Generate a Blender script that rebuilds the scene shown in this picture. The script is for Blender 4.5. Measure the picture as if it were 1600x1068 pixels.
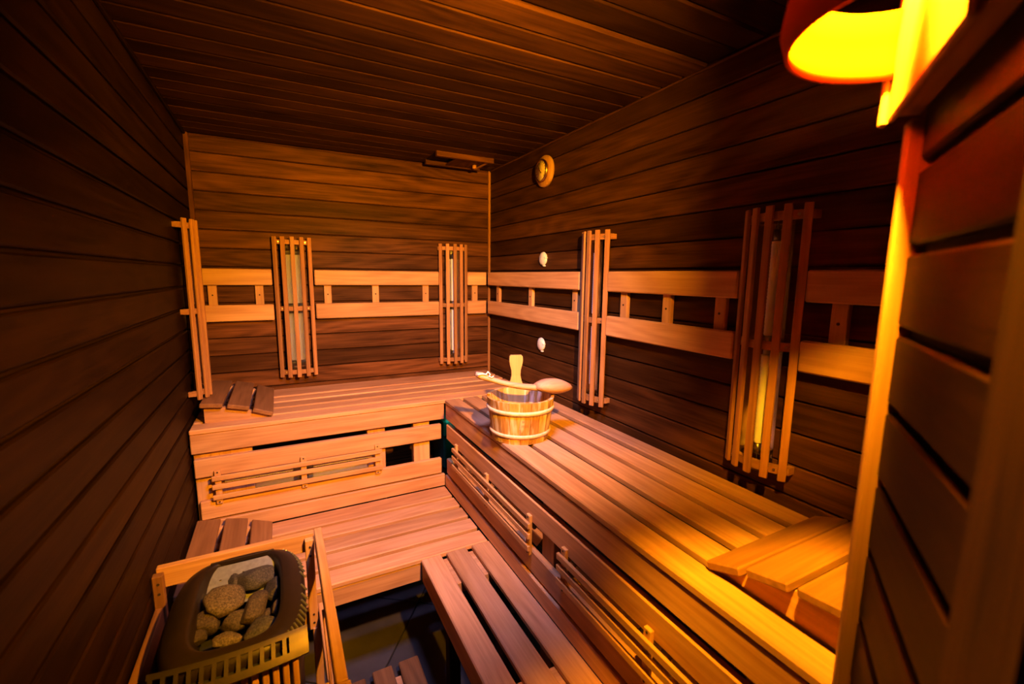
import bpy, bmesh, math, random
from mathutils import Vector, Matrix, Euler

for o in list(bpy.data.objects):
    bpy.data.objects.remove(o, do_unlink=True)
sc = bpy.context.scene
COL = sc.collection
random.seed(7)

# ------------------------------------------------------------------ camera
RX = Vector((0.886432891841228, -0.46274724140912826, 0.010085575354924417))
RU = Vector((0.05853092895708283, 0.1336827892792758, 0.9892942141779328))
RF = Vector((0.4591414363977824, 0.8763526130609497, -0.1455858474022337))
CAM = Vector((-1.19706609, -2.6, 1.47702))
cd = bpy.data.cameras.new('camera')
cam = bpy.data.objects.new('camera', cd)
COL.objects.link(cam)
m = Matrix((RX, RU, -RF)).transposed().to_4x4()
m.translation = CAM
cam.matrix_world = m
cd.sensor_fit = 'HORIZONTAL'
cd.sensor_width = 36.0
cd.lens = 695.891467 / 1600 * 36.0
cd.clip_start = 0.01
cd.dof.use_dof = True
cd.dof.focus_distance = 1.9
cd.dof.aperture_fstop = 3.2
sc.camera = cam

# ------------------------------------------------------------------ world, view
w = bpy.data.worlds.new('world'); sc.world = w
w.use_nodes = True
w.node_tree.nodes['Background'].inputs[0].default_value = (0.5, 0.4, 0.35, 1)
w.node_tree.nodes['Background'].inputs[1].default_value = 0.0
sc.view_settings.view_transform = 'Standard'
sc.view_settings.look = 'None'
sc.view_settings.gamma = 1.0
sc.view_settings.use_curve_mapping = False
sc.view_settings.exposure = 0.0

LAMP_STRENGTH = 25000.0          # bulb in the corner lamp
LAMP_COLOR = (1.0, 0.42, 0.008)
SPOT_POWER = 145.0              # small white downlight in the ceiling above the entrance
SPOT_COLOR = (0.47, 0.46, 1.0)

def light_spot(name, loc, target, power, color, angle, blend, radius):
    ld = bpy.data.lights.new(name, 'SPOT')
    ld.energy = power; ld.color = color
    ld.spot_size = math.radians(angle); ld.spot_blend = blend
    ld.shadow_soft_size = radius
    lo = bpy.data.objects.new(name, ld); COL.objects.link(lo)
    lo.location = loc
    d = Vector(target) - Vector(loc)
    lo.rotation_euler = d.to_track_quat('-Z', 'Y').to_euler()
    return lo
DOWN = (-0.74, -1.66, 2.085)
light_spot('downlight_beam', DOWN, (-0.56, -0.66, 0.80), SPOT_POWER, SPOT_COLOR, 90, 0.9, 0.13)

# ------------------------------------------------------------------ materials
MATS = {}
def new_mat(name):
    mt = bpy.data.materials.new(name); mt.use_nodes = True
    nt = mt.node_tree
    return mt, nt, nt.nodes['Principled BSDF']

WOODS = {
    #            dark                   light                  rnd   rough  across  bump
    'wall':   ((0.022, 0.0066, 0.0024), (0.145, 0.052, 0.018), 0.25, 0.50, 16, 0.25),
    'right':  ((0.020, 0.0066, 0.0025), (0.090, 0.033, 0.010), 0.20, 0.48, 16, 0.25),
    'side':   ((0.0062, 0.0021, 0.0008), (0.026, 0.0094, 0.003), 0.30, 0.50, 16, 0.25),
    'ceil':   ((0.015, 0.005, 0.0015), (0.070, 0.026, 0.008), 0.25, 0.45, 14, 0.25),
    'trim':   ((0.230, 0.090, 0.030), (0.420, 0.190, 0.070), 0.15, 0.45, 18, 0.2),
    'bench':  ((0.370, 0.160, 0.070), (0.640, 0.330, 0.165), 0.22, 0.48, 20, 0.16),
    'rest':   ((0.400, 0.180, 0.070), (0.640, 0.345, 0.150), 0.18, 0.48, 18, 0.16),
    'slat':   ((0.270, 0.110, 0.040), (0.470, 0.215, 0.085), 0.25, 0.45, 26, 0.2),
    'head':   ((0.165, 0.070, 0.027), (0.275, 0.125, 0.052), 0.12, 0.50, 18, 0.2),
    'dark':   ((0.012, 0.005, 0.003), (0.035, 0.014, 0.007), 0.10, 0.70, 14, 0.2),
    'duck':   ((0.130, 0.055, 0.022), (0.260, 0.115, 0.048), 0.15, 0.55, 18, 0.2),
    'ladle':  ((0.330, 0.150, 0.095), (0.540, 0.290, 0.205), 0.10, 0.50, 26, 0.15),
    'stave':  ((0.340, 0.125, 0.022), (0.600, 0.310, 0.090), 0.45, 0.42, 34, 0.2),
    'hoop':   ((0.500, 0.310, 0.200), (0.680, 0.480, 0.340), 0.10, 0.40, 30, 0.1),
    'handle': ((0.420, 0.230, 0.080), (0.600, 0.370, 0.150), 0.10, 0.45, 26, 0.15),
}
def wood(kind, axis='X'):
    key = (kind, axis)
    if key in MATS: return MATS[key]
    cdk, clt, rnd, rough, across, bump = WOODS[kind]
    mt, nt, bs = new_mat('wood_%s_%s' % (kind, axis.lower()))
    N, L = nt.nodes, nt.links
    tc = N.new('ShaderNodeTexCoord')
    oi = N.new('ShaderNodeObjectInfo')
    off = N.new('ShaderNodeVectorMath'); off.operation = 'SCALE'
    off.inputs[0].default_value = (37.0, 23.0, 51.0)
    L.new(oi.outputs['Random'], off.inputs['Scale'])
    add = N.new('ShaderNodeVectorMath'); add.operation = 'ADD'
    L.new(tc.outputs['Object'], add.inputs[0]); L.new(off.outputs[0], add.inputs[1])
    i = 'XYZ'.index(axis)
    def mapped(along, acr):
        mp = N.new('ShaderNodeMapping')
        s = [acr, acr, acr]; s[i] = along
        mp.inputs['Scale'].default_value = s
        L.new(add.outputs[0], mp.inputs['Vector'])
        return mp.outputs[0]
    fine = N.new('ShaderNodeTexNoise')
    fine.inputs['Scale'].default_value = 1.0; fine.inputs['Detail'].default_value = 5
    fine.inputs['Roughness'].default_value = 0.65; fine.inputs['Distortion'].default_value = 0.4
    L.new(mapped(3.5, across * 6.5), fine.inputs['Vector'])
    broad = N.new('ShaderNodeTexNoise')
    broad.inputs['Scale'].default_value = 1.0; broad.inputs['Detail'].default_value = 3
    broad.inputs['Distortion'].default_value = 1.2
    L.new(mapped(1.7, across * 0.8), broad.inputs['Vector'])
    # cathedral rings: a noise field folded into bands
    ringn = N.new('ShaderNodeTexNoise')
    ringn.inputs['Scale'].default_value = 1.0; ringn.inputs['Detail'].default_value = 1
    L.new(mapped(0.9, across * 0.35), ringn.inputs['Vector'])
    mul = N.new('ShaderNodeMath'); mul.operation = 'MULTIPLY'; mul.inputs[1].default_value = 70
    L.new(ringn.outputs['Fac'], mul.inputs[0])
    sn = N.new('ShaderNodeMath'); sn.operation = 'SINE'; L.new(mul.outputs[0], sn.inputs[0])
    a1 = N.new('ShaderNodeMath'); a1.operation = 'MULTIPLY_ADD'
    a1.inputs[1].default_value = 0.11; L.new(sn.outputs[0], a1.inputs[0]); L.new(broad.outputs['Fac'], a1.inputs[2])
    mx = N.new('ShaderNodeMath'); mx.operation = 'MULTIPLY_ADD'; mx.inputs[1].default_value = 0.55
    L.new(fine.outputs['Fac'], mx.inputs[0])
    h2 = N.new('ShaderNodeMath'); h2.operation = 'MULTIPLY'; h2.inputs[1].default_value = 0.5
    L.new(a1.outputs[0], h2.inputs[0]); L.new(h2.outputs[0], mx.inputs[2])
    rp = N.new('ShaderNodeValToRGB')
    rp.color_ramp.elements[0].position = 0.30; rp.color_ramp.elements[0].color = (*cdk, 1)
    rp.color_ramp.elements[1].position = 0.72; rp.color_ramp.elements[1].color = (*clt, 1)
    L.new(mx.outputs[0], rp.inputs[0])
    # each board has a tone of its own
    tone = N.new('ShaderNodeMapRange')
    tone.inputs['To Min'].default_value = 1 - rnd; tone.inputs['To Max'].default_value = 1 + rnd * 0.6
    L.new(oi.outputs['Random'], tone.inputs['Value'])
    cm = N.new('ShaderNodeVectorMath'); cm.operation = 'SCALE'
    L.new(rp.outputs[0], cm.inputs[0]); L.new(tone.outputs[0], cm.inputs['Scale'])
    own = N.new('ShaderNodeVectorMath'); own.operation = 'MULTIPLY'      # per-board tone, on some boards including painted light and shade
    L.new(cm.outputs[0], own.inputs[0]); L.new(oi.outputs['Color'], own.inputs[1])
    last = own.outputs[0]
    if kind in ('stave', 'bench'):
        # worn, washed-out patches
        wn = N.new('ShaderNodeTexNoise'); wn.inputs['Scale'].default_value = 1.0; wn.inputs['Detail'].default_value = 4
        L.new(mapped(6.0 if kind == 'stave' else 2.5, 45.0 if kind == 'stave' else 9.0), wn.inputs['Vector'])
        wr_ = N.new('ShaderNodeMapRange'); wr_.inputs['From Min'].default_value = .50; wr_.inputs['From Max'].default_value = .64
        wr_.inputs['To Max'].default_value = .75 if kind == 'stave' else .22
        L.new(wn.outputs['Fac'], wr_.inputs['Value'])
        wm = N.new('ShaderNodeMix'); wm.data_type = 'RGBA'
        L.new(wr_.outputs[0], wm.inputs['Factor']); L.new(last, wm.inputs['A'])
        wm.inputs['B'].default_value = (0.66, 0.50, 0.38, 1) if kind == 'stave' else (0.58, 0.34, 0.24, 1)
        last = wm.outputs['Result']
    L.new(last, bs.inputs['Base Color'])
    bs.inputs['Roughness'].default_value = rough
    bs.inputs['Specular IOR Level'].default_value = 0.05 if kind in ('wall', 'side', 'right', 'ceil', 'dark') else 0.15
    bp = N.new('ShaderNodeBump'); bp.inputs['Strength'].default_value = bump; bp.inputs['Distance'].default_value = 0.002
    L.new(fine.outputs['Fac'], bp.inputs['Height']); L.new(bp.outputs[0], bs.inputs['Normal'])
    MATS[key] = mt
    return mt

def plain(name, col, rough=0.5, metal=0.0, noise=0.0, scale=30.0, bump=0.0, spec=0.5, emit=None, estr=0.0, sss=0.0):
    if name in MATS: return MATS[name]
    mt, nt, bs = new_mat(name)
    N, L = nt.nodes, nt.links
    bs.inputs['Roughness'].default_value = rough
    bs.inputs['Metallic'].default_value = metal
    bs.inputs['Specular IOR Level'].default_value = spec
    tc = N.new('ShaderNodeTexCoord')
    nz = N.new('ShaderNodeTexNoise'); nz.inputs['Scale'].default_value = scale; nz.inputs['Detail'].default_value = 5
    L.new(tc.outputs['Object'], nz.inputs['Vector'])
    rp = N.new('ShaderNodeValToRGB')
    rp.color_ramp.elements[0].position = 0.3; rp.color_ramp.elements[1].position = 0.7
    rp.color_ramp.elements[0].color = (*[c * (1 - noise) for c in col], 1)
    rp.color_ramp.elements[1].color = (*[min(1, c * (1 + noise)) for c in col], 1)
    L.new(nz.outputs['Fac'], rp.inputs[0]); L.new(rp.outputs[0], bs.inputs['Base Color'])
    if bump:
        bp = N.new('ShaderNodeBump'); bp.inputs['Strength'].default_value = bump; bp.inputs['Distance'].default_value = 0.004
        L.new(nz.outputs['Fac'], bp.inputs['Height']); L.new(bp.outputs[0], bs.inputs['Normal'])
    if emit:
        bs.inputs['Emission Color'].default_value = (*emit, 1); bs.inputs['Emission Strength'].default_value = estr
    MATS[name] = mt
    return mt

CHROME = plain('polished_reflector', (0.78, 0.77, 0.78), 0.16, 1.0)
CERAMIC = plain('white_ceramic', (0.92, 0.89, 0.87), 0.35, 0.0, 0.03, 60)
CAPM = plain('steel_cap', (0.30, 0.28, 0.27), 0.35, 1.0)
SCREW = plain('screw_head', (0.55, 0.45, 0.32), 0.3, 1.0)
HOLE = plain('drilled_hole', (0.03, 0.014, 0.008), 0.8)
PLASTIC = plain('white_plastic', (0.80, 0.76, 0.72), 0.4)
TILE = plain('grey_floor_tile', (0.055, 0.046, 0.046), 0.65, 0.0, 0.35, 5.0, 0.06, 0.2)
GROUT = plain('dark_grout', (0.012, 0.010, 0.009), 0.9)
STEEL = plain('dark_brown_steel', (0.022, 0.013, 0.011), 0.42, 0.3, 0.1, 40, 0, 0.3)
BRONZE = plain('bronze_bezel', (0.060, 0.043, 0.040), 0.40, 0.75, 0.1, 40)
RIBM = plain('bright_rib', (0.42, 0.40, 0.38), 0.35, 0.8)
GALV = plain('galvanised_tray', (0.13, 0.13, 0.18), 0.65, 0.05, 0.2, 90)
BLACK = plain('black_interior', (0.006, 0.005, 0.005), 0.9)
BULB = plain('glowing_bulb', (1, 0.8, 0.5), 0.5, emit=LAMP_COLOR, estr=LAMP_STRENGTH)
BRASS = plain('brass_ring', (0.70, 0.45, 0.20), 0.25, 1.0)
DIAL = plain('cream_dial', (0.66, 0.50, 0.34), 0.5, 0.0, 0.1, 60)
INK = plain('dark_ink', (0.03, 0.018, 0.012), 0.6)
STAMP = plain('burnt_stamp', (0.16, 0.06, 0.015), 0.6)
STRING = plain('white_string', (0.85, 0.80, 0.78), 0.8)
CABLE = plain('cable_sheath', (0.42, 0.18, 0.06), 0.5)
TEAL = plain('teal_box_shell', (0.010, 0.10, 0.085), 0.45, 0.0, 0.3, 12)
LAMPWHITE = plain('white_lamp_ring', (0.7, 0.68, 0.66), 0.4)

def stone_mat(name, a, b):
    mt, nt, bs = new_mat(name)
    N, L = nt.nodes, nt.links
    tc = N.new('ShaderNodeTexCoord')
    nz = N.new('ShaderNodeTexNoise'); nz.inputs['Scale'].default_value = 260; nz.inputs['Detail'].default_value = 6; nz.inputs['Roughness'].default_value = .7
    L.new(tc.outputs['Object'], nz.inputs['Vector'])
    rp = N.new('ShaderNodeValToRGB')
    rp.color_ramp.elements[0].position = 0.40; rp.color_ramp.elements[0].color = (*a, 1)
    rp.color_ramp.elements[1].position = 0.66; rp.color_ramp.elements[1].color = (*b, 1)
    L.new(nz.outputs['Fac'], rp.inputs[0]); L.new(rp.outputs[0], bs.inputs['Base Color'])
    bs.inputs['Roughness'].default_value = .75
    bp = N.new('ShaderNodeBump'); bp.inputs['Strength'].default_value = .6; bp.inputs['Distance'].default_value = .003
    L.new(nz.outputs['Fac'], bp.inputs['Height']); L.new(bp.outputs[0], bs.inputs['Normal'])
    return mt
ST_TAN = stone_mat('tan_speckled_stone', (0.035, 0.022, 0.013), (0.20, 0.14, 0.085))
ST_BRN = stone_mat('brown_stone', (0.018, 0.011, 0.008), (0.10, 0.062, 0.042))
ST_GRY = stone_mat('dark_grey_stone', (0.012, 0.010, 0.0095), (0.085, 0.066, 0.060))

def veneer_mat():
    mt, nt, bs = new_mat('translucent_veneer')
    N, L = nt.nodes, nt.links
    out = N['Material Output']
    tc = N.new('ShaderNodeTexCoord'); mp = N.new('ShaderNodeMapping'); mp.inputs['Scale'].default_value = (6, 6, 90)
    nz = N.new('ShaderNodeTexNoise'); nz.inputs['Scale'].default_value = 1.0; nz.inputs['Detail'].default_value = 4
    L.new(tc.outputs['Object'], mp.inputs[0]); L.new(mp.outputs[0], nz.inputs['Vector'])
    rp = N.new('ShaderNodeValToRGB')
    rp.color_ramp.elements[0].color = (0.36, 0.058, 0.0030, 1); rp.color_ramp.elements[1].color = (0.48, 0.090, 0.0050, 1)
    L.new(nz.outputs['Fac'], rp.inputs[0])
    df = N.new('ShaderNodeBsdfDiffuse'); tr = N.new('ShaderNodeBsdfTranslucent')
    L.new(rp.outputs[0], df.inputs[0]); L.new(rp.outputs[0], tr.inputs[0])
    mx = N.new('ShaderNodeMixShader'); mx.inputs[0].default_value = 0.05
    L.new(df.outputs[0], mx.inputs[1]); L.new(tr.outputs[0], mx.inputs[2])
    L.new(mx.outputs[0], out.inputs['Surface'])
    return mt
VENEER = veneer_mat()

# ------------------------------------------------------------------ helpers
def tag(o, label=None, cat=None, group=None, kind=None):
    if label: o['label'] = label
    if cat: o['category'] = cat
    if group: o['group'] = group
    if kind: o['kind'] = kind
    return o
def empty(name, loc=(0, 0, 0), rz=0.0):
    o = bpy.data.objects.new(name, None); o.empty_display_size = 0.05
    COL.objects.link(o); o.location = loc; o.rotation_euler = (0, 0, rz)
    return o
def add(name, me, mat=None, parent=None, loc=(0, 0, 0), rot=(0, 0, 0)):
    if mat is not None and len(me.materials) == 0: me.materials.append(mat)
    o = bpy.data.objects.new(name, me)
    COL.objects.link(o)
    if parent: o.parent = parent
    o.location = loc; o.rotation_euler = rot
    return o
_cache = {}
def box_mesh(sx, sy, sz, bev, mat):
    key = (round(sx, 4), round(sy, 4), round(sz, 4), bev, mat.name)
    if key in _cache: return _cache[key]
    bm = bmesh.new()
    bmesh.ops.create_cube(bm, size=1.0)
    bmesh.ops.scale(bm, vec=(sx, sy, sz), verts=bm.verts)
    if bev > 0:
        bmesh.ops.bevel(bm, geom=list(bm.edges), offset=min(bev, 0.4 * min(sx, sy, sz)), segments=1, affect='EDGES', profile=0.5)
    me = bpy.data.meshes.new('board_mesh'); bm.to_mesh(me); bm.free()
    me.materials.append(mat)
    _cache[key] = me
    return me
def board(name, lo, hi, kind, parent=None, bev=0.0025, origin=(0, 0, 0), rot=(0, 0, 0), axis=None):
    """a plank from corner lo to corner hi (coordinates relative to origin)"""
    s = [abs(hi[k] - lo[k]) for k in range(3)]
    c = [(hi[k] + lo[k]) / 2 - origin[k] for k in range(3)]
    if isinstance(kind, str):
        ax = axis or 'XYZ'[s.index(max(s))]
        mt = wood(kind, ax)
    else:
        mt = kind
    return add(name, box_mesh(*s, bev, mt), None, parent, c, rot)
def mesh_from(verts, faces, mat, smooth=False, name='mesh'):
    me = bpy.data.meshes.new(name); me.from_pydata(verts, [], faces); me.update()
    bm = bmesh.new(); bm.from_mesh(me); bmesh.ops.recalc_face_normals(bm, faces=bm.faces); bm.to_mesh(me); bm.free()
    if smooth:
        for p in me.polygons: p.use_smooth = True
    if mat: me.materials.append(mat)
    return me
def cyl_mesh(r, h, n, mat, axis='Z', r2=None, bev=0.0):
    key = ('cyl', r, h, n, mat.name, axis, r2, bev)
    if key in _cache: return _cache[key]
    bm = bmesh.new()
    bmesh.ops.create_cone(bm, cap_ends=True, segments=n, radius1=r, radius2=r if r2 is None else r2, depth=h)
    if bev: 
        ed = [e for e in bm.edges if abs(e.verts[0].co.z - e.verts[1].co.z) < 1e-6]
        bmesh.ops.bevel(bm, geom=ed, offset=bev, segments=2, affect='EDGES')
    if axis == 'X': bmesh.ops.rotate(bm, matrix=Matrix.Rotation(math.pi / 2, 3, 'Y'), verts=bm.verts)
    if axis == 'Y': bmesh.ops.rotate(bm, matrix=Matrix.Rotation(-math.pi / 2, 3, 'X'), verts=bm.verts)
    me = bpy.data.meshes.new('round_mesh'); bm.to_mesh(me); bm.free()
    for p in me.polygons: p.use_smooth = len(p.vertices) == 4
    me.materials.append(mat); _cache[key] = me
    return me
def lathe(profile, n, mat, smooth=True):
    v, f = [], []
    k = len(profile)
    for i in range(n):
        a = 2 * math.pi * i / n
        for r, z in profile: v.append((r * math.cos(a), r * math.sin(a), z))
    for i in range(n):
        for j in range(k - 1):
            a, b = i * k + j, ((i + 1) % n) * k + j
            f.append((a, b, b + 1, a + 1))
    return mesh_from(v, f, mat, smooth)
def tube_mesh(pts, r, n, mat, taper=None):
    v, f = [], []
    P = [Vector(p) for p in pts]
    for i, p in enumerate(P):
        t = (P[min(i + 1, len(P) - 1)] - P[max(i - 1, 0)]).normalized()
        u = t.cross(Vector((0, 0, 1)))
        if u.length < 1e-3: u = Vector((1, 0, 0))
        u.normalize(); q = u.cross(t)
        rr = r if taper is None else r * taper[i]
        for j in range(n):
            a = 2 * math.pi * j / n
            v.append(p + rr * (math.cos(a) * u + math.sin(a) * q))
    for i in range(len(P) - 1):
        for j in range(n):
            f.append((i * n + j, i * n + (j + 1) % n, (i + 1) * n + (j + 1) % n, (i + 1) * n + j))
    f.append(tuple(range(n))); f.append(tuple(range((len(P) - 1) * n, len(P) * n)))
    return mesh_from([tuple(x) for x in v], f, mat, True)

# ------------------------------------------------------------------ the room
XL, H = -1.54, 2.112
PITCH, Z0 = 0.0877, 1.509
TX, TY = -0.588, -2.361                      # outer end of the angled wall
DD = Vector((0.84250901, 0.53868225, 0))     # its direction, away from the camera
DANG = math.atan2(DD.y, DD.x)
YF = TY - (TX - XL) / DD.x * DD.y            # where the angled wall meets the left wall
seams = [Z0 + PITCH * k for k in range(-18, 8)]
def board_levels(zmax):
    out = []
    for k in range(len(seams) - 1):
        a, b = max(seams[k], 0.0), min(seams[k + 1], zmax)
        if b - a > 0.02: out.append((a, b))
    if zmax - seams[-1] > 0.02: out.append((seams[-1], zmax))
    return out

fl = tag(board('floor', (XL - .05, YF - .1, -0.06), (0.05, 0.05, -0.012), GROUT, bev=0), 'dark tiled sauna floor', 'floor', kind='structure')
# diagonal tiles
ta = math.radians(-36.0); ts = 0.45
tu, tv = Vector((math.cos(ta), math.sin(ta), 0)), Vector((-math.sin(ta), math.cos(ta), 0))
cross = Vector((-0.712, -0.775, 0))
tmesh = box_mesh(ts - 0.006, ts - 0.006, 0.012, 0.002, TILE)
for i in range(-5, 6):
    for j in range(-6, 5):
        c = cross + tu * (i + .5) * ts + tv * (j + .5) * ts
        if XL - .25 < c.x < 0.25 and YF - .25 < c.y < 0.25:
            t = add('tile', tmesh, None, fl, (c.x - fl.location.x, c.y - fl.location.y, -0.006 - fl.location.z), (0, 0, ta))

def wall(name, lo, hi, label):
    return tag(board(name, lo, hi, 'dark', bev=0), label, 'wall', kind='structure')
GAP, THK = 0.0045, 0.012
def set_tone(o, t):
    o.color = (t, t, t, 1)
    return o
TONE_BACK = [.8, 1.25, 1.05, .62, .75, 1.15, .72, .8, .8, .85, 1.15, 1.0, .72, 1.75, 1.2]  # board just above the seat lightened: cool light painted into its tone
TONE_RIGHT = [.75, 1.0, .9, 1.0, 1.6, .7, 1.35, .7, .8, .8, .8, .9, 1.1, 1.5, 1.5, .7]
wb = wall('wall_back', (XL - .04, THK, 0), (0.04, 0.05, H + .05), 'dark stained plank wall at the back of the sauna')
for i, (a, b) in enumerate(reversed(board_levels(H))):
    set_tone(board('board', (XL, 0, a + GAP / 2), (0, THK + .002, b - GAP / 2), 'wall', wb, 0.003, wb.location), TONE_BACK[i] if i < len(TONE_BACK) else 1)
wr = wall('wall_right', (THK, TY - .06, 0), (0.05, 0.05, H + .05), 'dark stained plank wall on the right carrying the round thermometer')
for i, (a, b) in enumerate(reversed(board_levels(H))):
    set_tone(board('board', (0, TY - .02, a + GAP / 2), (THK + .002, 0, b - GAP / 2), 'right', wr, 0.003, wr.location), TONE_RIGHT[i] if i < len(TONE_RIGHT) else 1)
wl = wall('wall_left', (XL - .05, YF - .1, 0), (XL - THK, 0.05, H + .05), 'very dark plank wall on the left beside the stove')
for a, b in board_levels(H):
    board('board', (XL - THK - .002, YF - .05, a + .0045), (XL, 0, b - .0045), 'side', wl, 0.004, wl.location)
wf = wall('wall_front', (TX + .03, TY - .05, 0), (0.05, TY - THK, H + .05), 'plank wall closing the near end of the right bench')
for a, b in board_levels(H):
    board('board', (TX + .03, TY - THK - .002, a + GAP / 2), (0, TY, b - GAP / 2), 'wall', wf, 0.003, wf.location)

# the angled wall beside the door, local x runs along the wall away from the camera
wd = tag(empty('wall_angled', (TX, TY, 0), DANG), 'angled plank wall at the right edge of the view', 'wall', kind='structure')
board('backing', (-0.40, -0.06, 0), (0.0, -THK, H), 'dark', wd, 0)
for a, b in board_levels(H):
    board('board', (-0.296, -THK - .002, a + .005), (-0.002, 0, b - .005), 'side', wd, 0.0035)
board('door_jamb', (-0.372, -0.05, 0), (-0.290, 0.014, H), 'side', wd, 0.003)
board('cover_board', (-0.372, 0.0, 1.652), (0.012, 0.024, H), 'trim', wd, 0.003, axis='X')
# glazed door next to it (behind the camera's shoulder)
dr = tag(empty('door_1', (TX, TY, 0), DANG), 'glass sauna door with wooden frame in the angled wall', 'door', kind='structure')
DW = -(TX - XL) / DD.x
board('frame_stile', (-0.44, -0.05, 0), (-0.38, 0.0, 2.02), 'side', dr, .003)
board('frame_stile', (DW + .05, -0.05, 0), (DW + .12, 0.0, 2.02), 'side', dr, .003)
board('frame_head', (DW + .04, -0.05, 2.02), (-0.38, 0.0, H), 'side', dr, .003)
gm, gnt, gbs = new_mat('grey_door_glass')
gbs.inputs['Base Color'].default_value = (0.02, 0.02, 0.022, 1); gbs.inputs['Roughness'].default_value = 0.05
board('pane', (DW + .12, -0.03, 0.01), (-0.44, -0.022, 2.01), gm, dr, 0)

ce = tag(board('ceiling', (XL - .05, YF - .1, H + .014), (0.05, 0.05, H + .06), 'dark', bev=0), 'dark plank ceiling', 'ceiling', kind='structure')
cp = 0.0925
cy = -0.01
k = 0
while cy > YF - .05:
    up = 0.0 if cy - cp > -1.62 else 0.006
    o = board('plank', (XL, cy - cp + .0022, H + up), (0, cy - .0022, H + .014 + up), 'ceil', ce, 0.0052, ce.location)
    set_tone(o, (0.9, 1.1, .8, 1.2, .7, 1.0, 1.15, .7, 1.2, .8, 1.1, .75, .9, .8, 1.5, 1.25, 1.9, .40, .62, .36, .5, .4)[min(k, 21)])  # lamp's cut-off painted as tone: lighter planks, then dark ones nearer the camera
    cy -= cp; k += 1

# corner trims
def trim(n, lo, hi, label, kind='trim'):
    return tag(board('trim_%d' % n, lo, hi, kind, bev=.003), label, 'trim', kind='structure')
trim(1, (XL, -0.020, 0), (XL + .020, 0, H), 'wooden corner strip between the left and back walls', 'wall')
trim(2, (-0.014, -0.014, 0), (0, 0, H), 'wooden corner strip between the back and right walls')
trim(3, (-0.008, TY, H - .008), (0, -0.01, H), 'thin strip along the top of the right wall', 'wall')
trim(4, (XL + .02, -0.008, H - .008), (-0.01, 0, H), 'thin strip along the top of the back wall', 'wall')
trim(5, (XL, YF, H - .012), (XL + .012, -0.02, H), 'thin strip along the top of the left wall', 'side')
t6 = tag(empty('trim_6', (TX, TY, 0), DANG), 'bright orange vertical corner strip at the end of the angled wall', 'trim', kind='structure')
board('strip', (-0.004, -0.045, 0), (0.014, 0.014, 1.645), 'rest', t6, .003)

# ceiling downlight (unseen fixture, inferred from the cool light on the seats)
dl = tag(empty('ceiling_downlight', (DOWN[0], DOWN[1], H)), 'small round white downlight in the ceiling', 'downlight')
add('ring', lathe([(0.034, 0.004), (0.034, -0.006), (0.046, -0.006), (0.048, 0.004)], 28, LAMPWHITE), None, dl)
add('lens', cyl_mesh(0.034, 0.004, 24, plain('lamp_lens', (.9, .9, .9), .3, emit=(1, .9, .86), estr=6)), None, dl, (0, 0, 0.0))

# ------------------------------------------------------------------ benches
ZB, ZL = 0.876, 0.430           # seat heights
BF, RFX = -0.570, -0.503        # front planes of the two upper benches
ENDY = TY + .012
PT = 0.020                      # plank thickness
def bench(name, label, org):
    return tag(empty(name, org), label, 'bench')
ub = bench('upper_bench', 'upper slatted bench running along the back wall', (-1.02, -0.30, 0))
O = ub.location
yy = BF
for i, (f_, b_) in enumerate(((BF, BF + .082), (BF + .103, BF + .183), (BF + .206, BF + .286), (BF + .309, BF + .389), (BF + .412, -0.006))):
    board('seat_plank', (XL + .006, f_, ZB - PT), (-0.03, b_, ZB), 'bench', ub, .0035, O)
def front_x(parent, z0, z1, x0, x1, y, kind='bench', name='front_board'):
    board(name, (x0, y, z0), (x1, y + .022, z1), kind, parent, .003, O)
FY = BF + .004
front_x(ub, .777, .8555, XL + .006, RFX - .002, FY)
front_x(ub, .677, .753, XL + .012, RFX - .018, FY)
front_x(ub, .499, .577, XL + .020, RFX - .018, FY)
for x in (-1.43, -0.83, -0.615):
    pw = .10 if x < -1.4 else .04
    if x > -.7: pw = .04
    board('post', (x - pw, FY + .022, .02), (x + pw, FY + .062, .856), 'bench', ub, .002, O)
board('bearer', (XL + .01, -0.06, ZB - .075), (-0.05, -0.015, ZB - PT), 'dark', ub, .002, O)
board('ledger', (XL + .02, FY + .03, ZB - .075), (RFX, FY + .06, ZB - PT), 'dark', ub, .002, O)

rb = bench('upper_bench', 'long upper slatted bench along the right wall under the bucket', (-0.26, -1.45, 0))
O = rb.location
for a, b in ((-0.503, -0.428), (-0.408, -0.331), (-0.306, -0.227), (-0.202, -0.124), (-0.094, -0.028)):
    board('seat_plank', (a, ENDY, ZB - PT), (b, BF - .003, ZB), 'bench', rb, .0035, O)
def front_y(parent, z0, z1, y0, y1, x, kind='bench', name='front_board'):
    board(name, (x, y0, z0), (x + .022, y1, z1), kind, parent, .003, O)
FX = RFX + .003
front_y(rb, .777, .8555, ENDY, BF - .002, FX)
front_y(rb, .677, .753, ENDY, BF - .010, FX)
front_y(rb, .499, .577, ENDY, BF - .010, FX)
for y, hw in ((-0.66, .02), (-1.49, .035), (-2.20, .035)):
    board('post', (FX + .022, y - hw, .02), (FX + .062, y + hw, .856), 'bench', rb, .002, O)
for y in (BF - .05, -1.15, -1.75, -2.3):
    board('bearer', (FX + .03, y - .02, ZB - .075), (-0.03, y + .02, ZB - PT), 'bench' if y > -.7 else 'dark', rb, .002, O)

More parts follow.
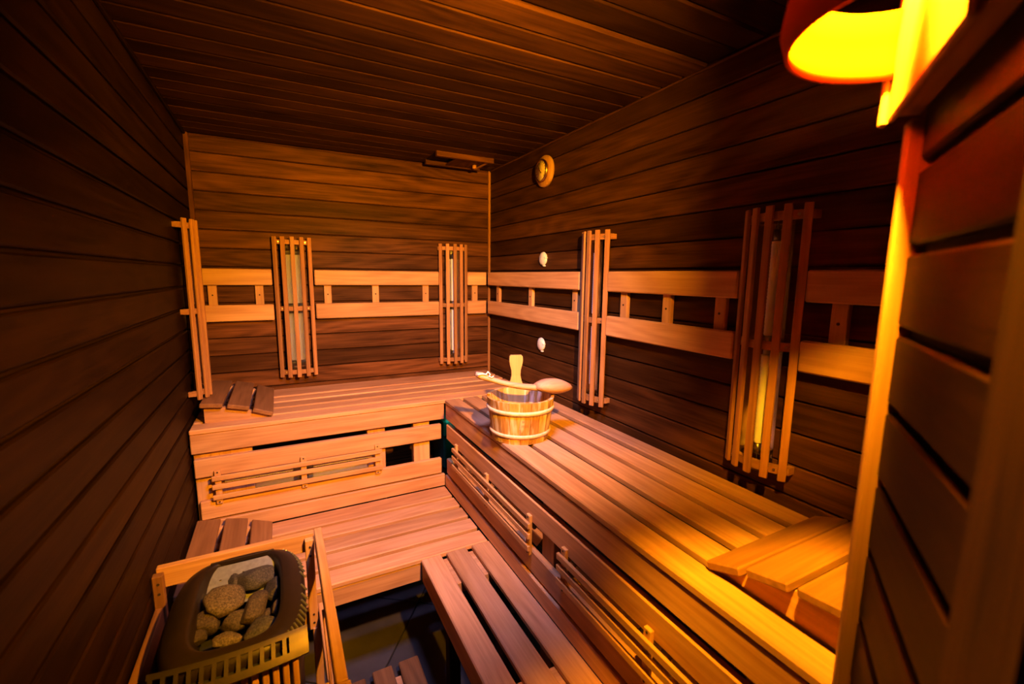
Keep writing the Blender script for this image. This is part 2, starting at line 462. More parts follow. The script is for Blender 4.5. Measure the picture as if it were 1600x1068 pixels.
lb = bench('lower_bench', 'lower slatted bench in front of the back bench, above the dark floor', (-1.02, -0.84, 0))
O = lb.location
LBF, LRX = -1.093, -0.783
for i in range(5):
    f_ = LBF + .103 * i
    board('seat_plank', (XL + .02, f_, ZL - PT), (RFX - .006, f_ + .082 if i < 4 else FY - .006, ZL), 'bench', lb, .0035, O)
board('front_board', (XL + .02, LBF + .003, .340), (LRX + .004, LBF + .025, ZL - PT - .001), 'bench', lb, .003, O)
board('riser_board', (XL + .02, FY - .004, ZL + .001), (RFX - .002, FY + .018, .492), 'bench', lb, .003, O)
for x in (-1.45, -0.55):
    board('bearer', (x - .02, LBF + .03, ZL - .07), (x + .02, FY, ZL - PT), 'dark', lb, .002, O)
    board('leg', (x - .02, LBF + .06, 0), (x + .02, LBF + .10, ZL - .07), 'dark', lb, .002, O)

lr = bench('lower_bench', 'lower slatted step bench along the right bench with wide dark gaps', (-0.64, -1.70, 0))
O = lr.location
for a, b in ((LRX, -0.707), (-0.684, -0.605), (-0.580, RFX - .002)):
    board('seat_plank', (a, ENDY + .03, ZL - PT), (b, LBF - .004, ZL), 'bench', lr, .0035, O)
board('front_board', (LRX + .003, ENDY + .03, .340), (LRX + .024, LBF - .004, ZL - PT - .001), 'bench', lr, .003, O)
board('riser_board', (RFX - .004, ENDY + .02, ZL + .001), (RFX + .018, FY - .012, .492), 'bench', lr, .003, O)
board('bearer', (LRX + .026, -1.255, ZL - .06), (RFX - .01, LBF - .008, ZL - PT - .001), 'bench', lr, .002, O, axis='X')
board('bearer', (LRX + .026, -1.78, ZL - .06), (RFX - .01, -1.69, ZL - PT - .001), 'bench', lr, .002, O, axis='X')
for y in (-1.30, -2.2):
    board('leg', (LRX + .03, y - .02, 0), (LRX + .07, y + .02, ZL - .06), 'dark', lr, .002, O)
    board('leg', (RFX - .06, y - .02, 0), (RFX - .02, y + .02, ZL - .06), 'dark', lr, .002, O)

# added teal box and lamp for the green glow under the bench corner
pu = tag(empty('teal_box', (-0.30, -0.30, 0.45)), 'dark teal box added for the green glow in the gap under the bench corner', 'box')
board('shell', (-0.15, -0.10, -0.02), (0.15, 0.10, 0.26), TEAL, pu, .012)
board('lid_seam', (-0.152, -0.102, 0.17), (0.152, 0.102, 0.175), BLACK, pu, 0)
board('shelf', (-0.20, -0.16, -0.05), (0.20, 0.14, -0.02), 'dark', pu, .003)
pl = bpy.data.lights.new('teal_glow', 'POINT'); pl.energy = 0.25; pl.color = (0.1, 1.0, 0.75); pl.shadow_soft_size = .02  # added lamp standing in for the green glow
plo = bpy.data.objects.new('teal_glow', pl); COL.objects.link(plo); plo.location = (-0.42, -0.44, 0.75)

# ------------------------------------------------------------------ backrests
def backrest(label, org, rz, a0, a1, battens):
    """local x along the wall, local y out into the room, z world height"""
    r = tag(empty('backrest', org, rz), label, 'backrest', 'wooden backrests on the walls')
    for z0, z1 in ((1.421, 1.500), (1.245, 1.325)):
        board('rail', (a0, .020, z0), (a1, .041, z1), 'rest', r, .004)
    for b in battens:
        o = board('batten', (b - .0185, .002, 1.25), (b + .0185, .020, 1.495), 'rest', r, .002)
        add('screw_hole', cyl_mesh(.0038, .002, 10, HOLE, 'Y'), None, o, (0, .0095, 0.0))
    return r
PI = math.pi
# back wall: local x = -world x
backrest('short pale backrest on the back wall at the left corner', (-1.37, 0, 0), PI, -.17 + .32 - .30, .166, (.108, -.09))
backrest('longest backrest on the back wall between the two grilles', (-0.69, 0, 0), PI, -.342, .334, (.271, .022, -.266))
backrest('tiny backrest stub in the back right corner of the back wall', (-0.10, 0, 0), PI, -.060, .065, (.01,))
# right wall: rz=+90: local x -> +y, local y -> -x
backrest('backrest on the right wall nearest the corner, below the thermometer', (0, -0.55, 0), PI / 2, -.463, .490, (.39, -.005, -.403))
backrest('backrest on the right wall between the two grilles', (0, -1.48, 0), PI / 2, -.286, .281, (.205, -.01, -.22))
backrest('darker backrest on the right wall nearest the angled wall', (0, -2.15, 0), PI / 2, -.195, .197, (.125, -.10))

# ------------------------------------------------------------------ infrared wall heaters
def arc_out(x): return 0.064 - 0.030 * (x / 0.082) ** 2
def arc_bar_mesh(hw, z_h, depth, mat, shift):
    v, f = [], []
    n = 10
    for i in range(n + 1):
        x = -hw + 2 * hw * i / n
        yo = arc_out(x) - shift
        for dy, dz in ((0, -z_h), (0, z_h), (-depth, z_h), (-depth, -z_h)):
            v.append((x, yo + dy, dz))
    for i in range(n):
        for j in range(4):
            f.append((i * 4 + j, i * 4 + (j + 1) % 4, (i + 1) * 4 + (j + 1) % 4, (i + 1) * 4 + j))
    f.append((0, 1, 2, 3)); f.append(tuple(n * 4 + j for j in range(4)))
    return mesh_from(v, f, mat)
def trough_mesh(hw, hz, depth, mat):
    v, f = [], []
    n = 14
    prof = []
    for i in range(n + 1):
        t = -1 + 2 * i / n
        prof.append((hw * t, 0.006 + depth * (t * t) ** 1.1))
    back = [(x, y - .0015) for x, y in prof]
    for z in (-hz, hz):
        for x, y in prof: v.append((x, y, z))
    k = n + 1
    for i in range(n): f.append((i, i + 1, k + i + 1, k + i))
    for z in (-hz, hz):
        for x, y in back: v.append((x, y, z))
    for i in range(n): f.append((2 * k + i, 3 * k + i, 3 * k + i + 1, 2 * k + i + 1))
    return mesh_from(v, f, mat, True)
BARM = arc_bar_mesh(.086, .011, .016, wood('slat', 'X'), .0055)
TROUGH = trough_mesh(.050, .325, .030, CHROME)
_rib = []
for i in range(26):
    z = -.122 + .244 * i / 25
    _rib += [(.0105, z), (.0118, z + .0024)]
TUBE = lathe([(0.001, -.124)] + [(.010, -.124)] + _rib + [(.010, .126), (.001, .126)], 16, CERAMIC)
CAPMESH = cyl_mesh(.0085, .03, 14, CAPM)
WIRE = tube_mesh([(0, 0, -.02), (0, 0, .02)], .0016, 6, CAPM)
def ir_panel(label, org, rz, group='infrared heaters on the walls'):
    r = tag(empty('infrared_heater', org, rz), label, 'heater', group)
    zc = (1.663 + .944) / 2
    for z in (1.637, 1.302, .970):
        b = add('crossbar', BARM, None, r, (0, 0, z))
        for sx in (-.061, .061):
            add('screw', cyl_mesh(.0036, .003, 10, SCREW, 'Y'), None, b, (sx, arc_out(sx) - .0045, 0))
        for sx in (-.083, .083):      # stand-off feet that carry the bar on the wall
            board('foot', (sx - .008, .0, -.010), (sx + .008, arc_out(sx) - .008, .010), 'slat', b, .001)
    for x in (-.080, -.043, 0, .043, .080):
        ang = math.atan(-2 * .030 * x / .082 ** 2)
        o = board('slat', (-.0098, -.005, -.3595), (.0098, .005, .3595), 'slat', r, .0015)
        o.location = (x, arc_out(x) + .0015, zc); o.rotation_euler = (0, 0, ang)
    add('reflector', TROUGH, None, r, (0, 0, zc))
    for z in (1.450, 1.147):
        t = add('tube', TUBE, None, r, (0, .026, z))
        for s in (-1, 1):
            add('end_cap', CAPMESH, None, t, (0, 0, s * .140))
            add('wire', WIRE, None, t, (0, 0, s * .170))
    return r
ir_panel('slatted infrared heater on the back wall, left of the long backrest', (-1.121, 0, 0), PI)
ir_panel('narrower looking slatted infrared heater on the back wall near the corner', (-0.256, 0, 0), PI)
ir_panel('slatted infrared heater on the right wall behind the bucket', (0, -1.106, 0), PI / 2)
ir_panel('largest slatted infrared heater on the right wall, nearest the camera', (0, -1.860, 0), PI / 2)
ir_panel('slatted infrared heater seen edge on at the left wall corner', (XL, -0.375, 0.024), -PI / 2)

# horizontal heaters in the bench fronts, local x along, y out
def bench_heater(label, org, rz, half):
    r = tag(empty('bench_heater', org, rz), label, 'heater', 'infrared heaters in the bench fronts')
    for z in (.673, .637, .594):
        board('slat', (-half, .012, z - .0095), (half, .022, z + .0095), 'rest', r, .0015)
    for x in (-half + .020, 0, half - .020):
        o = board('crossbar', (x - .011, .0, .563), (x + .011, .0118, .703), 'rest', r, .0015)
        for s in (-1, 1):
            add('screw', cyl_mesh(.0032, .003, 10, HOLE, 'Y'), None, o, (0, .0055, s * .062))
    tr = add('reflector', trough_mesh(.048, half - .015, .030, CHROME), None, r, (0, -.058, .632), (0, PI / 2, 0))
    for s in (-1, 1):
        t = add('tube', TUBE, None, r, (s * half * .50, -.020, .648), (0, PI / 2, 0))
        for q in (-1, 1):
            add('end_cap', CAPMESH, None, t, (0, 0, q * .140))
    return r
bench_heater('long slatted heater grille in the front of the back bench', (-1.143, FY - .0005, 0), PI, .330)
bench_heater('slatted heater grille in the right bench front, farther one by the corner', (FX - .0005, -1.075, 0), PI / 2, .362)
bench_heater('slatted heater grille in the right bench front, nearer the camera', (FX - .0005, -1.955, 0), PI / 2, .352)

# ------------------------------------------------------------------ headrests
def headrest(label, org, rz, length, kind='head', side='bench'):
    """local x from the high end to the low end, local y = plank direction (0 = near end)"""
    r = tag(empty('headrest', org, rz), label, 'headrest', 'sloping wooden headrests on the benches')
    W = ((0.000, .078, .089, .080), (.094, .171, .076, .057), (.185, .257, .048, .020))
    th = .018
    for x0, x1, z0, z1 in W:
        ang = math.atan2(z0 - z1, x1 - x0)
        ln = math.hypot(x1 - x0, z1 - z0)
        o = board('plank', (-ln / 2, 0, -th / 2), (ln / 2, length, th / 2), kind, r, .003)
        o.location = ((x0 + x1) / 2 - th / 2 * math.sin(ang), length / 2, (z0 + z1) / 2 - th / 2 * math.cos(ang))
        o.rotation_euler = (0, ang, 0)
    for y in (.022, length - .042):
        prof = [(.010, 0), (.232, 0), (.232, .006), (.180, .0285), (.168, .0355), (.098, .0530), (.085, .0590), (.010, .0675)]
        v = [(x, y, z) for x, z in prof] + [(x, y + .020, z) for x, z in prof]
        n = len(prof)
        f = [tuple(range(n)), tuple(range(n, 2 * n))] + [(i, (i + 1) % n, n + (i + 1) % n, n + i) for i in range(n)]
        add('wedge', mesh_from(v, f, wood(side, 'X')), None, r)
    return r
headrest('brown headrest on the upper back bench in the left corner', (-1.500, -0.515, ZB), 0, .455)
headrest('brown headrest on the lower bench behind the stove', (-1.530, -1.065, ZL), 0, .470)
headrest('orange lit headrest at the near end of the right bench', (-0.045, -2.291, ZB), PI / 2, .395)

# ------------------------------------------------------------------ thermometer
th = tag(empty('thermometer', (0, -0.660, 1.985), PI / 2), 'round wooden thermometer high on the right wall near the corner', 'thermometer')
def turn(profile, n, mat): 
    me = lathe(profile, n, mat)
    me.transform(Matrix.Rotation(-PI / 2, 4, 'X'))    # z -> y (out of the wall)
    return me
add('base', turn([(0.0, .0), (.072, .0), (.074, .004), (.074, .014), (.070, .019), (.0, .020)], 40, wood('rest', 'Z')), None, th)
add('rim', turn([(.052, .018), (.054, .034), (.050, .037), (.046, .034)], 40, BRASS), None, th)
dial = add('dial', turn([(.0, .033), (.048, .033), (.048, .030), (0, .030)], 40, DIAL), None, th)
for i in range(13):
    a = math.radians(-130 + 260 * i / 12)
    board('tick', (-.001, 0, -.004), (.001, .001, .004), INK, dial, 0).location = (.040 * math.sin(a), .0335, .040 * math.cos(a))
    dial.children[-1].rotation_euler = (0, a, 0) if False else (0, a, 0)
nd = board('needle', (-.0014, 0, -.012), (.0014, .0015, .034), INK, dial, 0)
nd.location = (.008, .035, .006); nd.rotation_euler = (0, math.radians(40), 0)
add('pin', cyl_mesh(.004, .006, 12, BRASS, 'Y'), None, dial, (0, .036, 0))

# white round sensor caps
def cap(label, loc):
    r = tag(empty('sensor_cap', loc, PI / 2), label, 'cap', 'round caps on the right wall')
    add('cover', turn([(0, .0), (.031, .0), (.034, .004), (.033, .010), (.022, .016), (.0, .018)], 28, PLASTIC), None, r)
    add('tab', cyl_mesh(.004, .016, 10, PLASTIC, 'Y', bev=.001), None, r, (-.031, .008, .004))
    add('lip', box_mesh(.012, .012, .006, .001, PLASTIC), None, r, (-.012, .006, -.035))
cap('round white cap on the right wall above the backrest', (0, -0.655, 1.566))
cap('round white cap on the right wall below the backrest, by the bucket', (0, -0.652, 1.132))

# ------------------------------------------------------------------ ceiling vent
vt = tag(empty('ceiling_vent', (-0.27, -0.175, H)), 'wooden sliding vent on the ceiling in the back right corner', 'vent')
board('guide', (-.165, -.118, -.026), (.160, -.092, 0), 'wall', vt, .002)
board('guide', (-.165, .075, -.026), (.160, .100, 0), 'wall', vt, .002)
sl = board('slide', (-.050, -.095, -.022), (.120, .078, -.012), 'wall', vt, .002)
board('back_plate', (-.160, -.09, -.004), (.155, .075, 0), 'dark', vt, 0)
add('knob', cyl_mesh(.011, .02, 14, wood('slat', 'Z')), None, sl, (.055, -.0, -.014))
board('end_stop', (.125, -.09, -.024), (.140, .075, -.004), 'slat', vt, .002)

# ------------------------------------------------------------------ bucket and ladle
BC = Vector((-0.406, -1.163, ZB))
bk = tag(empty('bucket', BC), 'round wooden sauna bucket with pale hoops standing on the right bench', 'bucket')
R0, R1, BH = .107, .1275, .158
NS = 20
vd = Vector((CAM.x - BC.x, CAM.y - BC.y, 0)).normalized()
a_cam = math.atan2(vd.y, vd.x)
def stave(i):
    a0 = a_cam + 2 * PI * (i + .02) / NS; a1 = a_cam + 2 * PI * (i + .98) / NS
    v, f = [], []
    tk = .011
    for j in range(4):
        a = a0 + (a1 - a0) * j / 3
        for (r, z) in ((R0, 0), (R1, BH), (R1 - tk, BH), (R0 - tk, 0)):
            v.append((r * math.cos(a), r * math.sin(a), z))
    for j in range(3):
        for q in range(4):
            f.append((j * 4 + q, j * 4 + (q + 1) % 4, (j + 1) * 4 + (q + 1) % 4, (j + 1) * 4 + q))
    f.append((0, 1, 2, 3)); f.append((12, 13, 14, 15))
    return mesh_from(v, f, wood('stave', 'Z'))
for i in range(NS): add('stave', stave(i), None, bk)
add('bottom', cyl_mesh(R0 - .010, .012, 32, wood('stave', 'X')), None, bk, (0, 0, .018))
def hoop(z, hh):
    r = R0 + (R1 - R0) * z / BH
    s = (R1 - R0) / BH
    pr = [(r - s * hh - .001, z - hh), (r + .004 - s * hh, z - hh + .001), (r + .0065, z), (r + .004 + s * hh, z + hh - .001), (r + s * hh - .001, z + hh)]
    return lathe(pr, 48, wood('hoop', 'Z'))
add('hoop', hoop(.118, .0085), None, bk)
add('hoop', hoop(.030, .0075), None, bk)
# tall handle stave at the back
ah = a_cam + PI + 0.16
hd = Vector((math.cos(ah), math.sin(ah), 0)); ht = Vector((-hd.y, hd.x, 0))
hp = [(.028, .02), (.034, .13), (.032, .160), (.0225, .186), (.0180, .206), (.0190, .228), (.0250, .252), (.0275, .270), (.0265, .283), (.022, .289)]
v, f = [], []
def hr(z): return R0 + (R1 - R0) * min(z, .2) / BH - .016
for sgn in (1, -1):
    for dy in (0, .014):
        for wdt, z in hp:
            v.append(tuple(hd * (hr(z) + dy) + ht * (sgn * wdt) + Vector((0, 0, z))))
n = len(hp)
for i in range(n - 1):
    f += [(i, i + 1, n + i + 1, n + i), (2 * n + i, 3 * n + i, 3 * n + i + 1, 2 * n + i + 1), (i, 2 * n + i, 2 * n + i + 1, i + 1), (n + i, n + i + 1, 3 * n + i + 1, 3 * n + i)]
f += [(0, n, 3 * n, 2 * n), (n - 1, 3 * n - 1, 4 * n - 1, 2 * n - 1)]
add('handle', mesh_from(v, f, wood('handle', 'Z')), None, bk)
# worn burnt stamp: rows of short strokes, too worn to read
sv, sf = [], []
random.seed(3)
def stroke(u0, u1, z0, z1):
    k = len(sv)
    for (u, z) in ((u0, z0), (u1, z0), (u1, z1), (u0, z1)):
        r = R0 + (R1 - R0) * z / BH + .0006
        a = a_cam + u / r
        sv.append((r * math.cos(a), r * math.sin(a), z))
    sf.append((k, k + 1, k + 2, k + 3))
for (zc, us, hgt) in ((.072, (.006, .0105, .015, .0195, .024, .0285), .0050), (.090, (.009, .0135), .0040)):
    for u in us:
        stroke(u, u + .0012, zc - hgt, zc + hgt)
        if random.random() < .7: stroke(u + .0012, u + .003, zc + hgt - .0015, zc + hgt)
        if random.random() < .5: stroke(u + .0012, u + .0028, zc - .0007, zc + .0007)
me = mesh_from(sv, sf, STAMP); add('worn_stamp', me, None, bk)

ld = tag(empty('ladle', (-0.395, -1.19, ZB + BH)), 'wooden ladle lying across the rim of the bucket', 'ladle')
A = Vector((-0.578 + .395, 0.055, .092)); B = Vector((0.045, -0.010, .030))
def blade(pts, mat, n=12):
    """pts: (position, half width, half height)"""
    v, f = [], []
    for i, (p, wd_, ht_) in enumerate(pts):
        a, b = pts[max(i - 1, 0)][0], pts[min(i + 1, len(pts) - 1)][0]
        t = (b - a).normalized(); u = Vector((0, 0, 1)).cross(t).normalized(); q = t.cross(u)
        for j in range(n):
            an = 2 * PI * j / n
            v.append(tuple(p + u * wd_ * math.cos(an) + q * ht_ * math.sin(an)))
    for i in range(len(pts) - 1):
        for j in range(n):
            f.append((i * n + j, i * n + (j + 1) % n, (i + 1) * n + (j + 1) % n, (i + 1) * n + j))
    f += [tuple(range(n)), tuple(range((len(pts) - 1) * n, len(pts) * n))]
    return mesh_from(v, f, mat, True)
hpts = []
for i in range(13):
    t = i / 12
    p = A.lerp(B, t) + Vector((0, 0, -.012 * math.sin(PI * t)))
    wd_ = .0155 + .006 * math.exp(-((t - .06) / .12) ** 2)
    ht_ = .0085 + .0055 * math.exp(-((t - .04) / .15) ** 2) + .004 * t
    if i == 0: wd_, ht_ = .012, .008
    hpts.append((p, wd_, ht_))
add('handle', blade(hpts, wood('ladle', 'X')), None, ld)
dirn = (B - A).normalized()
bp_ = []
for i in range(15):
    t = i / 14
    p = B + Vector((1, -.10, -.10)).normalized() * (.158 * t - .014)
    s = max(0.10, math.sin(PI * min(1, max(0, (t * .93 + .06)))) ** .6)
    bp_.append((p + Vector((0, 0, .004 + .004 * math.sin(PI * t))), .046 * s, .029 * s))
bowl = add('bowl', blade(bp_, wood('ladle', 'X'), 18), None, ld)
c = hpts[1][0].lerp(hpts[2][0], .4)
add('hanging_string', tube_mesh([c + Vector((-.028, -.014, .012)), c + Vector((-.012, -.020, .015)), c + Vector((.004, -.020, .012)), c + Vector((.012, -.016, .020)), c + Vector((.020, -.019, .010)), c + Vector((.014, -.022, .004)), c + Vector((.024, -.022, -.002)), c + Vector((.034, -.018, .002))], .0024, 6, STRING), None, ld)

# ------------------------------------------------------------------ sauna stove
SX, SY, SZ = -1.325, -1.430, 0.700
sv_ = tag(empty('sauna_stove', (SX, SY, 0)), 'dark steel sauna stove with a bronze front bezel behind a wooden guard', 'stove')
def sup(a, b, n, th, cx=0, cy=0):
    c_, s_ = math.cos(th), math.sin(th)
    return (cx + a * math.copysign(abs(c_) ** (2 / n), c_), cy + b * math.copysign(abs(s_) ** (2 / n), s_))
NT = 64
def rings(spec, mat, close_first=False, close_last=False):
    v, f = [], []
    for (a, b, n, cx, cy, z, tilt) in spec:
        for i in range(NT):
            x, y = sup(a, b, n, 2 * PI * i / NT, cx, cy)
            v.append((x, y, z + tilt * y))
    for k in range(len(spec) - 1):
        for i in range(NT):
            f.append((k * NT + i, k * NT + (i + 1) % NT, (k + 1) * NT + (i + 1) % NT, (k + 1) * NT + i))
    if close_first: f.append(tuple(range(NT)))
    if close_last: f.append(tuple(range((len(spec) - 1) * NT, len(spec) * NT)))
    return mesh_from(v, f, mat, True)
add('body', rings([(.120, .170, 4, 0, 0, .12, 0), (.126, .178, 4, 0, 0, .16, 0), (.136, .192, 3.6, 0, 0, .64, 0)], STEEL, True), None, sv_)
add('rim', rings([(.136, .192, 3.6, 0, 0, .64, 0), (.144, .200, 3.3, 0, 0, .655, 0), (.146, .202, 3.2, 0, 0, .680, 0), (.136, .194, 3.2, 0, 0, .697, 0), (.098, .170, 3.6, 0, .010, .704, 0), (.090, .163, 3.8, 0, .012, .698, 0), (.086, .158, 3.8, 0, .012, .60, 0)], STEEL), None, sv_)
add('stone_well', rings([(.0855, .1575, 3.8, 0, .012, .60, 0), (.06, .12, 3, 0, .012, .585, 0)], BLACK, False, True), None, sv_)
# light tray at the back of the opening, with small holes
tv_ = [(-.080, .166, .694), (.080, .166, .694), (.084, .090, .628), (-.084, .090, .628)]
tv_ += [(x, y - .002, z - .003) for x, y, z in tv_]
tray = add('back_tray', mesh_from(tv_, [(0, 1, 2, 3), (4, 5, 6, 7), (0, 1, 5, 4), (1, 2, 6, 5), (2, 3, 7, 6), (3, 0, 4, 7)], GALV), None, sv_)
for (x, t) in ((-.052, .35), (-.026, .30), (.0, .28), (-.045, .72)):
    add('hole', cyl_mesh(.0024, .002, 8, HOLE), None, tray, (x, .166 - .076 * t, .694 - .066 * t + .001), (-.72, 0, 0))
add('back_lip', box_mesh(.150, .006, .012, .001, STEEL), None, sv_, (0, .172, .700))
# ribs along the right edge of the rim
for i in range(20):
    thh = math.radians(-50 + 104 * i / 19)
    x, y = sup(.1425, .1985, 3.2, thh)
    x2, y2 = sup(.1425, .1985, 3.2, thh + .01)
    an = math.atan2(-(x2 - x), (y2 - y))          # outward normal of the outline
    add('rib', box_mesh(.024, .0024, .004, .0005, RIBM), None, sv_, (x, y, .689), (0, 1.0, an))
# front bezel: two curved strips joined by bars so that real slots stay open
def bez(u, t):
    """u -1..1 along the front, t 0 (top, inner) .. 1 (bottom, outer)"""
    x = u * .142
    y = -.172 - .040 * t - .012 * (1 - u * u)
    z = .706 - .010 * t * t - .026 * t
    return Vector((x, y, z))
def bez_patch(u0, u1, t0, t1, nu, nt_, tk=.004):
    v, f = [], []
    for s in (0, 1):
        for i in range(nu + 1):
            for j in range(nt_ + 1):
                p = bez(u0 + (u1 - u0) * i / nu, t0 + (t1 - t0) * j / nt_)
                v.append((p.x, p.y + s * tk * .5, p.z - s * tk))
    st = (nu + 1) * (nt_ + 1)
    idx = lambda s, i, j: s * st + i * (nt_ + 1) + j
    for i in range(nu):
        for j in range(nt_):
            f.append((idx(0, i, j), idx(0, i + 1, j), idx(0, i + 1, j + 1), idx(0, i, j + 1)))
            f.append((idx(1, i, j), idx(1, i, j + 1), idx(1, i + 1, j + 1), idx(1, i + 1, j)))
        f.append((idx(0, i, 0), idx(1, i, 0), idx(1, i + 1, 0), idx(0, i + 1, 0)))
        f.append((idx(0, i, nt_), idx(0, i + 1, nt_), idx(1, i + 1, nt_), idx(1, i, nt_)))
    for j in range(nt_):
        f.append((idx(0, 0, j), idx(0, 0, j + 1), idx(1, 0, j + 1), idx(1, 0, j)))
        f.append((idx(0, nu, j), idx(1, nu, j), idx(1, nu, j + 1), idx(0, nu, j + 1)))
    return mesh_from(v, f, BRONZE)
bzl = add('front_bezel', bez_patch(-1, 1, 0, .22, 24, 2), None, sv_)
add('lower_strip', bez_patch(-1, 1, .76, 1.0, 24, 2), None, bzl)
add('end_plate', bez_patch(.74, 1, .2, .78, 4, 2), None, bzl)
for i in range(12):
    u = -.98 + i * .148
    add('bar', bez_patch(u, u + .055, .2, .78, 1, 2), None, bzl)
add('bezel_back', box_mesh(.27, .03, .014, .002, BLACK), None, sv_, (0, -.190, .668))
# copper coloured fins below the bezel
for i in range(13):
    x = -.115 + .230 * i / 12
    board('front_fin', (x - .006, -.206, .20), (x + .006, -.190, .655), 'rest', sv_, .002)

# stones, each its own mesh
def stone(label, loc, size, rot, mat, seed):
    rnd = random.Random(seed)
    bm = bmesh.new(); bmesh.ops.create_icosphere(bm, subdivisions=3, radius=1.0)
    planes = [(Vector((rnd.gauss(0, 1), rnd.gauss(0, 1), rnd.gauss(0, 1))).normalized(), rnd.uniform(.50, .82)) for _ in range(14)]
    for v_ in bm.verts:
        for n_, d_ in planes:
            k_ = v_.co.dot(n_)
            if k_ > d_: v_.co -= n_ * (k_ - d_) * .92
        v_.co *= 1 + rnd.uniform(-.04, .04)
    bmesh.ops.scale(bm, vec=size, verts=bm.verts)
    me = bpy.data.meshes.new('stone_mesh'); bm.to_mesh(me); bm.free()
    for p in me.polygons: p.use_smooth = True
    me.materials.append(mat)
    o = add('sauna_stone', me, None, None, loc, rot)
    return tag(o, label, 'stone', 'stones in the stove')
STONES = [
    ('largest tan speckled stone in the middle of the stove', (347, 935), .672, (.045, .040, .030), (.2, .1, .5), ST_TAN),
    ('dark grey stone at the back right of the stove', (400, 903), .662, (.056, .042, .030), (0, .2, .2), ST_GRY),
    ('rounded dark stone against the right rim of the stove', (430, 920), .658, (.026, .038, .028), (.3, 0, .1), ST_GRY),
    ('long brown stone right of the largest stove stone', (398, 948), .660, (.028, .046, .026), (.1, .2, -.5), ST_BRN),
    ('wide brown stone in the centre in front of the largest stone', (376, 962), .650, (.048, .026, .024), (0, .1, .25), ST_BRN),
    ('reddish brown stone low against the right rim', (434, 947), .656, (.020, .032, .026), (0, 0, .3), ST_BRN),
    ('dark stone at the left rim of the stove', (308, 938), .656, (.034, .044, .028), (.1, .3, .2), ST_GRY),
    ('rounded brown stone at the front left of the stove', (322, 970), .648, (.032, .028, .026), (0, .2, .9), ST_BRN),
    ('small stone in the front left corner of the stove', (308, 992), .645, (.022, .020, .018), (.4, .2, .1), ST_BRN),
    ('flat speckled stone at the front rim beside the bezel', (352, 998), .648, (.032, .018, .016), (.1, 0, .1), ST_TAN),
    ('broad dark stone at the front right of the stove', (410, 980), .656, (.042, .030, .024), (.1, .1, .3), ST_GRY),
    ('small dark wedge of stone at the rear of the stove', (367, 904), .668, (.013, .028, .022), (.5, .2, .5), ST_GRY),
    ('small reddish pebble between the right hand stones', (417, 958), .648, (.016, .016, .014), (0, .4, .2), ST_BRN),
]
for i, (lab, px, z, size, rot, mt_) in enumerate(STONES):
    # position measured on the photograph as a point on the stone bed
    d = RX * ((px[0] - 800) / 695.891467) + RU * (-(px[1] - 534) / 695.891467) + RF
    p = CAM + d * ((z - CAM.z) / d.z)
    stone(lab, (p.x, p.y, z - .006), [q * 1.2 for q in size], rot, mt_, 40 + i)

# wooden guard around the stove
sg = tag(empty('stove_guard', (-1.325, -1.48, 0)), 'wooden rail guard around the sauna stove', 'guard')
O = sg.location
GX0, GX1, GY0, GY1 = -1.528, -1.120, -1.800, -1.190
for zt in (.700, .445):
    kd = 'rest'
    board('back_rail', (GX0, GY1 - .020, zt - .058), (GX1 - .024, GY1, zt), kd, sg, .002, O)
    board('side_rail', (GX1 - .022, GY0 + .02, zt - .058), (GX1, GY1 + .004, zt), kd, sg, .002, O)
    board('side_rail', (GX0 - .006, GY0 + .02, zt - .150), (GX0 + .012, GY1 - .022, zt - .100), 'duck', sg, .002, O)  # darker wood paints the shade on the guard's left side
    board('near_rail', (GX0, GY0 - .002, zt - .058), (GX1 + .004, GY0 + .018, zt), kd, sg, .002, O)
for (x, y, z0_, z1_) in ((GX1 - .040, GY1 - .042, .395, .690), (GX0 + .004, GY1 - .042, .395, .690), (GX1 - .046, GY0 + .020, .0, .690), (GX0 + .014, GY0 + .020, .0, .690)):
    o = board('post', (x - .010, y, z0_), (x + .014, y + .021, z1_), kd if x > -1.3 else 'duck', sg, .002, O)  # left posts in darker wood as painted shade
    for dz in (.5 * (z1_ - z0_) - .022, .5 * (z1_ - z0_) - .050, -.5 * (z1_ - z0_) + .05, -.5 * (z1_ - z0_) + .022):
        add('screw_hole', cyl_mesh(.0036, .002, 8, HOLE, 'Y'), None, o, (.001, -.0108, dz))
for (x, y) in ((GX0 + .03, GY1 - .03), (GX1 - .03, GY1 - .03)):
    board('leg', (x - .012, y - .016, 0), (x + .012, y + .006, .40), kd, sg, .002, O)
add('cable', tube_mesh([(.185, .05, .60), (.188, -.02, .50), (.190, -.06, .36), (.186, -.05, .2), (.15, 0, .02)], .004, 6, CABLE), None, None, (-1.325, -1.48, 0))
tag(bpy.data.objects['cable'], 'thin brown cable hanging beside the stove inside the guard', 'cable')
bpy.data.objects['cable'].name = 'stove_cable'

# duckboard on the floor
db = tag(empty('duckboard', (-0.94, -1.60, 0)), 'dark wooden duckboard lying on the tiles beside the stove', 'duckboard')
O = db.location
for i, (a, b) in enumerate(((-1.073, -1.001), (-0.975, -0.904), (-0.880, -0.807))):
    board('plank', (a, -2.15, .030), (b, -1.105 - (0.012 if i == 0 else 0), .050), 'duck', db, .004, O)
for y in (-1.17, -1.62, -2.08):
    board('bearer', (-1.07, y - .025, 0), (-0.81, y + .025, .030), 'bench', db, .002, O)

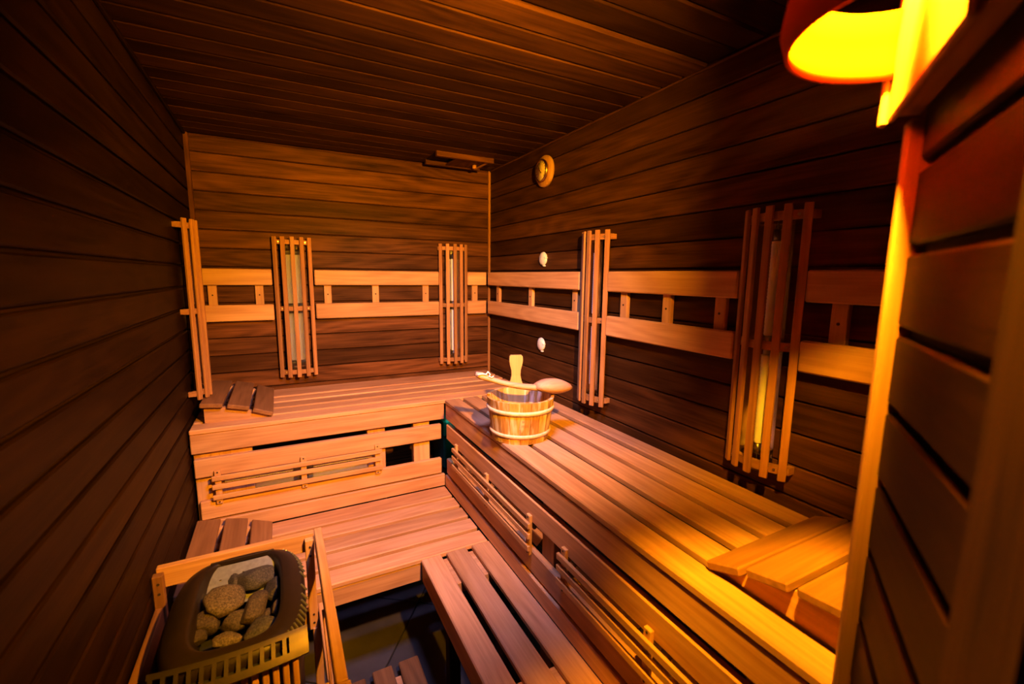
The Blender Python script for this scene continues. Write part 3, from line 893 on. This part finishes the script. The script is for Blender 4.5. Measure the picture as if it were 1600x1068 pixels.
# ------------------------------------------------------------------ wall lamp on the angled wall
lp = tag(empty('wall_lamp', (TX, TY, 0), DANG), 'glowing wall lamp with curved wooden shade slats at the top right corner', 'lamp')
LU = -0.112                      # lamp axis along the wall
board('back_plate', (LU - .112, .024, 1.646), (.010, .031, 2.03), 'rest', lp, .002, axis='Z')
board('plate_wing', (-.002, .031, 1.642), (.010, .038, 1.735), 'rest', lp, .002, axis='Z')
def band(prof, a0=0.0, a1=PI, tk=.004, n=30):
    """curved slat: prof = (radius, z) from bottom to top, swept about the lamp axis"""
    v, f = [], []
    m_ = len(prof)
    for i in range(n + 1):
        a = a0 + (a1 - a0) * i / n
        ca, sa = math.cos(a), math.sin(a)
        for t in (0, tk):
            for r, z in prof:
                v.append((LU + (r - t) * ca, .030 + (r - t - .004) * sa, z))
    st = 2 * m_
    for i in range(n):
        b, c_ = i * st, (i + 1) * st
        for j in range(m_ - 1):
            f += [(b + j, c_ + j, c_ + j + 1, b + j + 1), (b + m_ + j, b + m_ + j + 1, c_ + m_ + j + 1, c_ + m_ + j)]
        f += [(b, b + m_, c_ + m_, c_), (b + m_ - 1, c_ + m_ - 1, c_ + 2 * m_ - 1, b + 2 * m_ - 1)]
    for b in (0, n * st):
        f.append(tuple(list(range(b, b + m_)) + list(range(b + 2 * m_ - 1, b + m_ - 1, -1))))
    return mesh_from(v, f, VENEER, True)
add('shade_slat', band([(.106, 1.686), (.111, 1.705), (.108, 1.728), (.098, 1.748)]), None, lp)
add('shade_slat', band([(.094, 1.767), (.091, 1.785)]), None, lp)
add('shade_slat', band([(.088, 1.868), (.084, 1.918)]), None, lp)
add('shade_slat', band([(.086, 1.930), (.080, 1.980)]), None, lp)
add('light_baffle', band([(.090, 1.786), (.088, 1.867)], PI * .56, PI), None, lp)  # unseen baffle added to keep lamp light off the left wall
add('light_baffle', band([(.089, 1.820), (.088, 1.867)], PI * .48, PI * .559), None, lp)  # unseen baffle added to darken the upper left wall
add('light_baffle', band([(.090, 1.786), (.088, 1.867)], 0, PI * .27), None, lp)  # unseen baffle added to dim the right wall
add('shade_top', cyl_mesh(.076, .008, 28, wood('rest', 'X')), None, lp, (LU, .040, 1.984))
add('socket', cyl_mesh(.014, .050, 18, PLASTIC), None, lp, (LU, .062, 1.900))
add('lower_disc', cyl_mesh(.027, .005, 24, wood('slat', 'X')), None, lp, (LU, .066, 1.764))  # unseen disc added to block steep light onto the near bench end
add('bulb', lathe([(0.0, -.023), (.009, -.021), (.0170, -.014), (.0200, -.003), (.0185, .006), (.0125, .018), (.010, .025), (.0, .026)], 24, BULB), None, lp, (LU, .062, 1.848))
